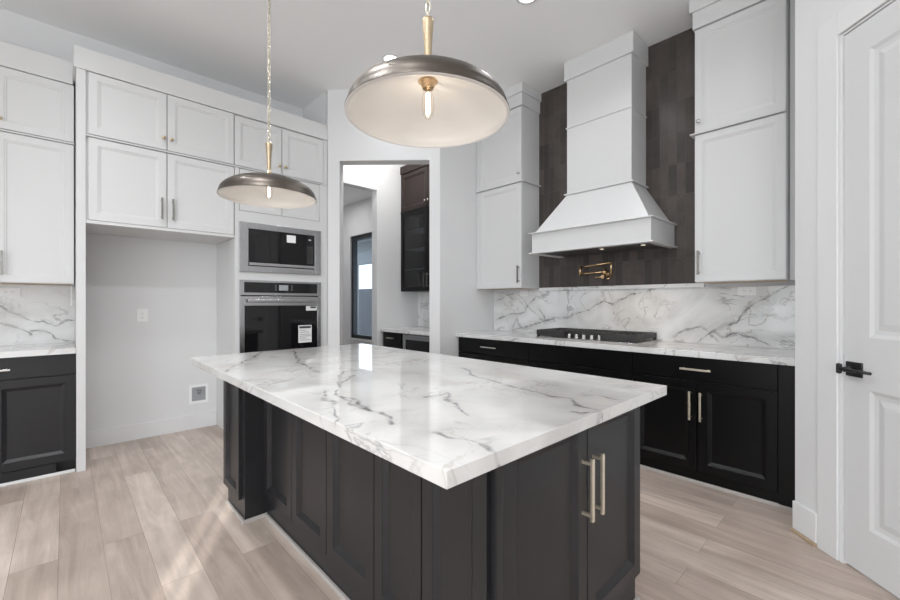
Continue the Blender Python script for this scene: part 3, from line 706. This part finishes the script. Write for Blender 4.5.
b = mb('shoe'); b.box(0.846, 0.861, 0.70, 2.46, 0, 0.020, 0.003); b.box(0.742, 0.861, 2.46, 2.4745, 0, 0.020, 0.003); b.box(0.727, 0.7415, 2.46, 2.80, 0, 0.02, 0.003); b.box(0.846, 1.745, 0.69, 0.705, 0, 0.02, 0.003)
b.build('shoe_moulding', isl)
tag(mb('island_marble').box(0.551, 1.762, 0.592, 2.903, 0.8775, 0.915, 0.0015).build('island_countertop'), 'large polished white marble slab with grey veins on the charcoal island', 'countertop')

# ------------------------------------------------------------------ range wall (local x = -Y, front faces -X)
def RT(name, label, cat, xf, **k): return thing(name, label, cat, (xf, 0, 0), R90, **k)
XF = 3.15
def rbody(par, ya, yb, m='cabb', z0=0.09, z1=0.873):
    return body(par, -ya, -yb, BY, 0.62, z0, z1, m)
t = RT('base_cabinet', 'black drawer base cabinet at the left end of the range wall', 'cabinet', XF)
rbody(t, 3.20, 2.2645); mb('toe').box(-3.20, -2.2645, 0.05, 0.3, 0, 0.09).build('toe_kick', t)
for i, (a, c_) in enumerate(((0.712, 0.870), (0.405, 0.708), (0.092, 0.401))):
    dr = front('drawer', t, -3.195, -2.266, a, c_, 'cabb', LB, flatf=(i == 0)); bar_h(dr, -2.835, -2.632, (a + c_) / 2 if i == 0 else c_ - 0.07, 'nickel')
t = RT('base_cabinet', 'black wide drawer base cabinet under the gas cooktop', 'cabinet', XF)
rbody(t, 2.263, 1.3065); mb('toe').box(-2.263, -1.3065, 0.05, 0.3, 0, 0.09).build('toe_kick', t)
for i, (a, c_) in enumerate(((0.712, 0.870), (0.405, 0.708), (0.092, 0.401))):
    dr = front('drawer', t, -2.262, -1.307, a, c_, 'cabb', LB, flatf=(i == 0))
    if i: bar_h(dr, -1.885, -1.685, c_ - 0.07, 'nickel')
t = RT('base_cabinet', 'black base cabinet with drawer and two brass-handled doors at the right end', 'cabinet', XF)
rbody(t, 1.3055, 0.328); mb('cabb').box(-1.3055, -0.33, 0.022, 0.3, 0.004, 0.09).build('toe_kick', t)
dr = front('drawer', t, -1.303, -0.43, 0.712, 0.870, 'cabb', flatf=True); bar_h(dr, -0.965, -0.778, 0.790, 'champ')
dd = front('door', t, -1.303, -0.868, 0.092, 0.707, 'cabb', LB); bar_v(dd, -0.905, 0.442, 0.638, 'champ')
dd = front('door', t, -0.865, -0.43, 0.092, 0.707, 'cabb', LB); bar_v(dd, -0.840, 0.442, 0.638, 'champ')
mb('cabb').box(-0.427, -0.328, 0.001, BY, 0.024, 0.873).build('filler_strip', t)
struct(mb('shoe').box(3.158, 3.172, 0.326, 3.20, 0, 0.022, 0.003).build('trim_3'))
tag(mb('marble').box(3.128, 3.778, 0.3245, 3.208, 0.8735, 0.915, 0.002).build('countertop'), 'long white marble countertop along the range wall under the cooktop', 'countertop')
tag(mb('splash_marble').box(3.762, 3.779, 0.3245, 3.208, 0.9155, 1.371).build('backsplash'), 'white marble backsplash with dark diagonal veins behind the cooktop', 'backsplash')
tag(mb('marble').box(3.742, 3.779, 0.98, 2.55, 1.3715, 1.406, 0.002).build('marble_ledge'), 'thin white marble ledge capping the backsplash below the dark tiles', 'ledge')
tag(mb('tile').box(3.768, 3.779, 0.966, 2.566, 1.4065, CE - 0.001).build('tile_panel'), 'full-height dark brown vertical stacked tiles behind the hood', 'tiles')

XU = 3.45
for (ya, yb, lab, kn, hs) in ((3.205, 2.568, 'left', 'r', 'r'), (0.965, 0.428, 'right', 'l', 'l')):
    wa = -ya; wb = -yb
    where = 'left of the range hood' if lab == 'left' else 'right of the range hood'
    t = RT('wall_cabinet', 'tall white single-door wall cabinet with bar handle, ' + where, 'cabinet', XU)
    body(t, wa, wb, BY, 0.329, 1.40, 2.506, 'cabw', under='ply')
    f0, f1 = (wa + 0.045, wb) if lab == 'left' else (wa, wb)
    if lab == 'left': mb('cabw').box(wa, wa + 0.043, 0.002, BY, 1.40, 2.506).build('filler_strip', t)
    dd = front('door', t, f0, f1, 1.402, 2.504, 'cabw'); hx_ = f1 - 0.030 if lab == 'left' else f0 + 0.030
    bar_v(dd, hx_, 1.455, 1.635, 'pull')
    t = RT('top_cabinet', 'white single-door top cabinet with small knob, ' + where, 'cabinet', XU)
    body(t, wa, wb, BY, 0.329, 2.522, 3.303, 'cabw')
    if lab == 'left': mb('cabw').box(wa, wa + 0.043, 0.002, BY, 2.522, 3.303).build('filler_strip', t)
    dd = front('door', t, f0, f1, 2.524, 3.295, 'cabw'); knob(dd, hx_, 2.60, 'nickel')
    e0, e1 = (0.0, 0.03) if lab == 'left' else (0.03, 0.0)
    dm = mb('cabw').box(wa - e0, wb + e1, -0.016, 0.329, 2.508, 2.520, 0.003).build('divider_moulding', loc=(XU, 0, 0), rotz=R90)
    tag(dm, 'thin white moulding ledge between the stacked cabinets ' + where, 'moulding')
    cm_ = mb('cabw'); cm_.box(wa - e0 * 0.4, wb + e1 * 0.5, -0.008, 0.328, 3.304, 3.43, 0.002); cm_.box(wa - e0, wb + e1, -0.026, 0.328, 3.43, CE - 0.001, 0.002)
    cm_ = cm_.build('crown_moulding', loc=(XU, 0, 0), rotz=R90)
    tag(cm_, 'stepped white crown moulding meeting the ceiling, ' + where, 'moulding')

struct(mb('wall').box(3.56, 3.779, 0.324, 0.424, 1.402, CE - 0.001).build('trim_4'))
# --- hood
hd = thing('range_hood', 'large white wooden range hood with tapered chimney over the cooktop', 'range hood', (0, 0, 0))
b = mb('cabw'); b.box(3.462, 3.766, 1.44, 2.045, 2.27, CE - 0.001)
b.build('chimney', hd)
b = mb('cabw'); b.box(3.452, 3.766, 1.43, 2.055, 2.89, 2.902, 0.003); b.build('band_moulding', hd)
b = mb('cabw'); b.box(3.442, 3.766, 1.418, 2.067, 3.345, CE - 0.001, 0.003); b.build('crown_moulding', hd)
b = mb('cabw'); b.box(3.440, 3.766, 1.415, 2.068, 2.262, 2.276, 0.004); b.build('lower_moulding', hd)
b = mb('cabw'); b.hull((3.265, 3.766, 1.225, 2.270, 1.913), (3.458, 3.766, 1.438, 2.047, 2.262)); b.build('tapered_body', hd)
b = mb('cabw')
b.box(3.25, 3.275, 1.205, 2.295, 1.722, 1.90); b.box(3.275, 3.766, 1.205, 1.23, 1.722, 1.90); b.box(3.275, 3.766, 2.27, 2.295, 1.722, 1.90)
b.build('skirt', hd)
b = mb('cabw'); b.box(3.225, 3.766, 1.180, 2.320, 1.9005, 1.9125, 0.004); b.build('upper_lip', hd)
b = mb('cabw'); b.box(3.225, 3.29, 1.180, 2.320, 1.710, 1.7215, 0.004); b.box(3.29, 3.766, 1.180, 1.245, 1.710, 1.7215, 0.004); b.box(3.29, 3.766, 2.255, 2.320, 1.710, 1.7215, 0.004)
b.build('lower_lip', hd)
b = mb('steeld'); b.box(3.291, 3.765, 1.246, 2.254, 1.722, 1.732)
ins = b.build('steel_insert', hd)
for y_ in (1.70, 1.345):
    mb('hoodled').lathe([(0.018, 0), (0.018, -0.002)], (3.46, y_, 1.7215), 20).build('light', ins)
    l = bpy.data.lights.new('hood_light', 'SPOT'); l.energy = 5; l.spot_size = math.radians(100); l.spot_blend = 0.7; l.color = (1, 0.8, 0.6); l.shadow_soft_size = 0.03
    o = bpy.data.objects.new('hood_light', l); o.location = (3.46, y_, 1.71); COL.objects.link(o); o.parent = hd

# --- cooktop
ct = thing('gas_cooktop', 'black and steel gas cooktop with cast iron grates on the marble counter', 'cooktop', (3.30, 2.29, 0.9155), R90)
Wc, Dc = 0.955, 0.45
mb('steel').box(0.0, Wc, 0.0, Dc, 0.0, 0.008, 0.003).build('base_plate', ct)
def grate(x0, x1, y0, y1):
    b = mb('iron'); z0, z1 = 0.034, 0.072
    t_ = 0.014
    b.box(x0, x1, y0, y0 + t_, 0.030, z1, 0.002); b.box(x0, x1, y1 - t_, y1, 0.030, z1, 0.002); b.box(x0, x0 + t_, y0 + t_, y1 - t_, 0.030, z1, 0.002); b.box(x1 - t_, x1, y0 + t_, y1 - t_, 0.030, z1, 0.002)
    n = 4
    for i in range(1, n + 1):
        xx = x0 + (x1 - x0) * i / (n + 1); b.box(xx - 0.005, xx + 0.005, y0 + t_, y1 - t_, 0.044, z1)
    for i in range(1, 4):
        yy = y0 + (y1 - y0) * i / 4; b.box(x0 + t_, x1 - t_, yy - 0.005, yy + 0.005, 0.042, z1 - 0.002)
    for xx in (x0 + 0.002, x1 - 0.022):
        for yy in (y0 + 0.002, y1 - 0.022): b.box(xx, xx + 0.02, yy, yy + 0.02, 0.008, 0.031)
    # low side skirts, as cast grates have
    b.box(x0 + 0.03, x1 - 0.03, y0 + 0.002, y0 + 0.010, 0.014, 0.031)
    return b.build('grate', ct)
grate(0.004, 0.298, 0.012, 0.442); grate(0.302, 0.652, 0.105, 0.442); grate(0.656, 0.951, 0.012, 0.442)
for (x_, y_, r_) in ((0.15, 0.12, 0.036), (0.15, 0.33, 0.045), (0.477, 0.27, 0.055), (0.80, 0.12, 0.045), (0.80, 0.33, 0.036)):
    mb('iron').lathe([(r_, 0.008), (r_, 0.02), (r_ * 0.8, 0.022), (r_ * 0.75, 0.032), (r_ * 0.2, 0.033)], (x_, y_, 0), 24).build('burner', ct)
for i in range(5):
    x_ = 0.332 + i * 0.073
    b = mb('nickel'); b.lathe([(0.024, 0.008), (0.024, 0.013), (0.018, 0.017), (0.017, 0.044), (0.013, 0.048)], (x_, 0.052, 0), 20)
    b.box(x_ - 0.003, x_ + 0.003, 0.034, 0.070, 0.047, 0.053)
    b.build('control_knob', ct)

# --- pot filler
pf = thing('pot_filler', 'folded brass pot filler faucet on the dark tile above the cooktop', 'faucet', (0, 0, 0))
def PX(u, v, X=3.70): return onX(X, u, v)
A, B_, C_, D_ = PX(579.5, 267.5), PX(610.5, 262.5, 3.72), PX(580.3, 274), PX(606.5, 271.5, 3.72)
fl = PX(606.5, 273.5, 3.7675)
b = mb('gold'); b.lathe([(0.032, 0), (0.032, -0.008), (0.014, -0.012), (0.014, -0.045)], (3.7675, fl[1], fl[2]), 24, 'X'); b.build('wall_flange', pf)
b = mb('gold'); b.tube([C_, D_], 0.0085, 12); b.tube([(3.72, fl[1], D_[2] + 0.035), (3.72, fl[1], fl[2] - 0.022)], 0.012, 14); b.build('lower_arm', pf)
b = mb('gold'); b.tube([(C_[0], C_[1], C_[2] - 0.018), (C_[0], C_[1], A[2] + 0.018)], 0.012, 14); b.build('elbow_joint', pf)
b = mb('gold'); b.tube([A, B_], 0.0085, 12); b.build('upper_arm', pf)
y3 = B_[1] - 0.006; zt = B_[2]; zb = PX(611, 278, 3.72)[2]
b = mb('gold'); b.tube([(3.72, y3, zt + 0.012), (3.72, y3, zt - 0.03), (3.715, y3, zb + 0.02)], 0.0085, 12)
b.tube([(3.715, y3, zb + 0.02), (3.695, y3 - 0.006, zb + 0.002), (3.68, y3 + 0.006, zb - 0.006), (3.67, y3 + 0.020, zb - 0.010)], 0.007, 10); b.build('spout', pf)
p0 = PX(603, 276.8, 3.70); p1 = PX(595, 277.2, 3.69)
b = mb('gold'); b.tube([p0, p1], 0.006, 10); b.lathe([(0.017, -0.014), (0.017, 0.012)], p0, 18, 'X'); b.build('valve_handle', pf)

# ------------------------------------------------------------------ butler's pantry through the doorway
t = RT('wall_cabinet', 'dark glass-door wall cabinet seen through the doorway', 'cabinet', 3.30)
ya, yb = 4.455, 3.345
b = mb('cabb'); x0, x1 = -ya, -yb
b.box(x0, x0 + 0.018, 0.02, 0.318, 1.395, 2.445); b.box(x1 - 0.018, x1, 0.02, 0.318, 1.395, 2.445); b.box(x0 + 0.018, x1 - 0.018, 0.02, 0.318, 1.395, 1.413); b.box(x0 + 0.018, x1 - 0.018, 0.02, 0.318, 2.427, 2.445); b.box(x0 + 0.018, x1 - 0.018, 0.30, 0.318, 1.413, 2.427)
b.build('body', t)
for z_ in (1.68, 1.95, 2.20): mb('patio').box(x0 + 0.019, x1 - 0.019, 0.05, 0.299, z_, z_ + 0.012).build('shelf', t)
xm = (x0 + x1) / 2
for a, c_, hxx in ((x0, xm - 0.001, xm - 0.03), (xm + 0.001, x1, xm + 0.03)):
    b = mb('cabb'); s_ = 0.055
    b.box(a, a + s_, 0, 0.0195, 1.395, 2.445, 0.001); b.box(c_ - s_, c_, 0, 0.0195, 1.395, 2.445, 0.001); b.box(a + s_, c_ - s_, 0, 0.0195, 1.395, 1.455, 0.001); b.box(a + s_, c_ - s_, 0, 0.0195, 2.385, 2.445, 0.001)
    dd = b.build('door', t); mb('darkglass').box(a + s_, c_ - s_, 0.008, 0.012, 1.455, 2.385).build('glass_pane', dd)
    bar_v(dd, hxx, 1.44, 1.62, 'pull')
t = RT('top_cabinet', 'espresso brown top cabinet above the dark glass cabinet beyond the doorway', 'cabinet', 3.30)
body(t, x0, x1, BY, 0.318, 2.458, 2.965, 'cabbrown')
for a, c_, hxx in ((x0, xm - 0.001, xm - 0.03), (xm + 0.001, x1, xm + 0.03)):
    dd = front('door', t, a, c_, 2.46, 2.962, 'cabbrown', LB, k=0.9); knob(dd, hxx, 2.53, 'nickel')
b = mb('cabbrown'); b.box(x0, x1, -0.012, 0.318, 2.9655, 3.07, 0.003)
tag(b.build('crown_moulding', loc=(3.30, 0, 0), rotz=R90), 'dark crown board over the espresso cabinet beyond the doorway', 'moulding')
tag(mb('cabb').box(x0, x1, -0.012, 0.318, 2.4455, 2.4575, 0.002).build('divider_moulding', loc=(3.30, 0, 0), rotz=R90), 'thin dark moulding between the stacked dark cabinets beyond the doorway', 'moulding')
t = RT('base_cabinet', 'small black drawer base cabinet beyond the doorway, beside the beverage fridge', 'cabinet', 3.0)
body(t, -4.462, -4.03, BY, 0.61, 0.09, 0.873, 'cabb'); mb('toe').box(-4.462, -4.03, 0.06, 0.3, 0, 0.09).build('toe_kick', t)
for a, c_ in ((0.712, 0.870), (0.405, 0.708), (0.092, 0.401)):
    dr = front('drawer', t, -4.43, -4.05, a, c_, 'cabb', LB, flatf=True); bar_h(dr, -4.31, -4.16, (a + c_) / 2 + 0.01, 'brassd')
t = RT('beverage_fridge', 'stainless under-counter beverage fridge beyond the doorway', 'fridge', 3.0)
mb('black').box(-4.025, -3.43, 0.045, 0.60, 0.01, 0.868).build('body', t)
b = mb('steel'); b.box(-4.015, -3.955, 0.0, 0.043, 0.10, 0.86, 0.003); b.box(-3.495, -3.435, 0.0, 0.043, 0.10, 0.86, 0.003); b.box(-3.955, -3.495, 0, 0.043, 0.80, 0.86, 0.003); b.box(-3.955, -3.495, 0, 0.043, 0.10, 0.16, 0.003)
dd = b.build('door', t); mb('blackg').box(-3.955, -3.495, 0.012, 0.03, 0.16, 0.80).build('glass_pane', dd)
tag(mb('marble').box(2.975, 3.618, 3.335, 4.468, 0.8735, 0.914, 0.002).build('countertop'), 'white marble countertop beyond the doorway under the dark wall cabinet', 'countertop')
tag(mb('splash_marble').box(3.602, 3.6195, 3.335, 4.468, 0.9145, 1.393).build('backsplash'), 'marble backsplash beyond the doorway under the dark wall cabinet', 'backsplash')

# ------------------------------------------------------------------ pendants
def pendant(loc, label):
    p = thing('pendant_lamp', label, 'pendant light', loc, 0, 'dome pendants over the island')
    R = 0.276
    zr = 1.88
    prof = [(R, 0.0), (R, 0.005), (R - 0.006, 0.014)]
    for i in range(1, 15):
        a = i / 14 * PI / 2 * 0.97
        prof.append(((R - 0.006) * math.cos(a) ** 0.95, 0.014 + 0.113 * math.sin(a)))
    out = [(r, z + zr) for r, z in prof]
    inn = [(max(r - 0.004, 0.008), z + zr - 0.004) for r, z in prof[1:]]
    b = mb('shade'); b.lathe(out, (0, 0, 0), 64)
    # open the bottom: drop the end caps
    b.bm.faces.ensure_lookup_table()
    caps = [f for f in b.bm.faces if len(f.verts) > 8]
    bmesh.ops.delete(b.bm, geom=[f for f in caps if abs(f.calc_center_median().z - zr) < 0.002], context='FACES')
    sh = b.build('lamp_shade', p, recalc=True)
    b = mb('shadein'); b.lathe([(R, zr), (R - 0.010, zr - 0.002), (R - 0.012, zr + 0.006)] + inn[1:], (0, 0, 0), 64)
    b.bm.faces.ensure_lookup_table()
    bmesh.ops.delete(b.bm, geom=[f for f in b.bm.faces if len(f.verts) > 8 and f.calc_center_median().z < zr + 0.05], context='FACES')
    b.build('shade_lining', sh)
    zt = zr + 0.127
    b = mb('brass'); b.lathe([(0.034, zt - 0.004), (0.034, zt + 0.006), (0.027, zt + 0.010), (0.025, zt + 0.018), (0.015, zt + 0.024), (0.0115, zt + 0.05), (0.013, zt + 0.11), (0.0195, zt + 0.198), (0.0195, zt + 0.207), (0.008, zt + 0.209)], (0, 0, 0), 28)
    b.build('neck', p)
    b = mb('gold'); b.lathe([(0.031, zt + 0.004), (0.034, zt - 0.006), (0.026, zt - 0.012), (0.022, zt - 0.024), (0.018, zt - 0.030)], (0, 0, 0), 28); b.build('socket', p)
    zb = zt - 0.031
    b = mb('bulb'); b.lathe([(0.012, zb), (0.016, zb - 0.012), (0.021, zb - 0.035), (0.0215, zb - 0.065), (0.017, zb - 0.088), (0.008, zb - 0.099), (0.001, zb - 0.101)], (0, 0, 0), 24); bl = b.build('bulb', p)
    b = mb('filament')
    for k in range(4):
        a = k * PI / 2 + 0.4; b.tube([(0.006 * math.cos(a), 0.006 * math.sin(a), zb - 0.015), (0.006 * math.cos(a), 0.006 * math.sin(a), zb - 0.082)], 0.0016, 6)
    b.build('filament', bl)
    ch = mb('brassd'); z = zt + 0.209 + 0.013; k = 0
    while z < CE - 0.05:
        ch.torus_link((0, 0, z), 0.0085, 0.0155, 0.0029, (k % 2) * PI / 2 + 0.5); z += 0.0262; k += 1
    ch.build('chain', p)
    b = mb('brass'); b.lathe([(0.065, CE - 0.0005), (0.065, CE - 0.012), (0.05, CE - 0.022), (0.012, CE - 0.03), (0.008, z - 0.01)], (0, 0, 0), 28); b.build('canopy', p)
    l = bpy.data.lights.new('pendant_bulb', 'POINT'); l.energy = PEND; l.color = (1, 0.90, 0.80); l.shadow_soft_size = 0.02
    o = bpy.data.objects.new('pendant_bulb', l); o.location = (0, 0, zb - 0.125); COL.objects.link(o); o.parent = p
    return p
PEND = 0.10
pendant((0.90, 2.548, 0), 'dark bronze dome pendant hanging over the far end of the island by the cabinets')
pendant((0.90, 1.061, 0), 'dark bronze dome pendant nearest the camera, its white inside facing us')

# ------------------------------------------------------------------ recessed ceiling lights and added fill spots
CANS_AND_FILLS = [(2.21, 3.14), (2.49, 1.80), (0.1, 1.8), (0.1, 3.0), (-0.5, 0.5), (2.2, 0.9), (-1.6, 1.8), (-1.6, -2.0), (0.6, -2.2)]  # only the leading cans have fixtures; the rest are added fill spots
for i, (x_, y_) in enumerate(CANS_AND_FILLS):
    if i < 2:
        t = thing('recessed_light', ('lit recessed ceiling light beside the large near pendant shade', 'recessed ceiling light at the top edge above the range wall')[i], 'ceiling light', (x_, y_, CE), 0, 'recessed ceiling lights')
        b = mb('trimw'); b.lathe([(0.085, -0.0005), (0.085, -0.006), (0.062, -0.008), (0.060, -0.0005)], (0, 0, 0), 32, closed=True); b.build('trim_ring', t)
        mb('dlight').lathe([(0.0595, -0.0005), (0.0595, -0.004)], (0, 0, 0), 32).build('lens', t)
    l = bpy.data.lights.new('can_and_fill_spot', 'SPOT'); l.energy = (18, 40, 130, 40, 95, 25, 60, 40, 40)[i]; l.spot_size = math.radians(150); l.spot_blend = 0.9; l.color = (0.95, 0.975, 1.0); l.shadow_soft_size = 0.06
    o = bpy.data.objects.new('can_and_fill_spot', l); o.location = (x_, y_, CE - 0.02); COL.objects.link(o)
def room_fill(loc, e, size=0.5, col=(1, 0.99, 0.97)):  # added fill to brighten pantry and far room, no fixture there
    area('ceiling_fill', loc, (0, 0, 0), size, size, e, col)
room_fill((2.7, 3.95, CE - 0.03), 15, 0.3)
room_fill((2.9, 6.2, 2.97), 10, 0.5)

# ------------------------------------------------------------------ outside the window
tag(mb('fence').box(6.0, 6.05, 5.5, 16, -0.3, 1.62).build('garden_fence'), 'weathered grey board fence outside the far window', 'fence')
struct(mb('grass').box(3.96, 14, 3.4, 20, -0.35, -0.3).build('ground'))
t = thing('patio_cover', 'grey patio roof edge and post outside the far window', 'patio cover', (0, 0, 0))
mb('patio').box(4.0, 4.9, 5.0, 9.5, 2.36, 2.50).build('soffit', t)
mb('patio').box(4.8, 4.95, 5.0, 9.5, 2.10, 2.36).build('beam', t)
mb('patio').box(4.8, 4.95, 8.30, 8.42, -0.3, 2.10).build('post', t)
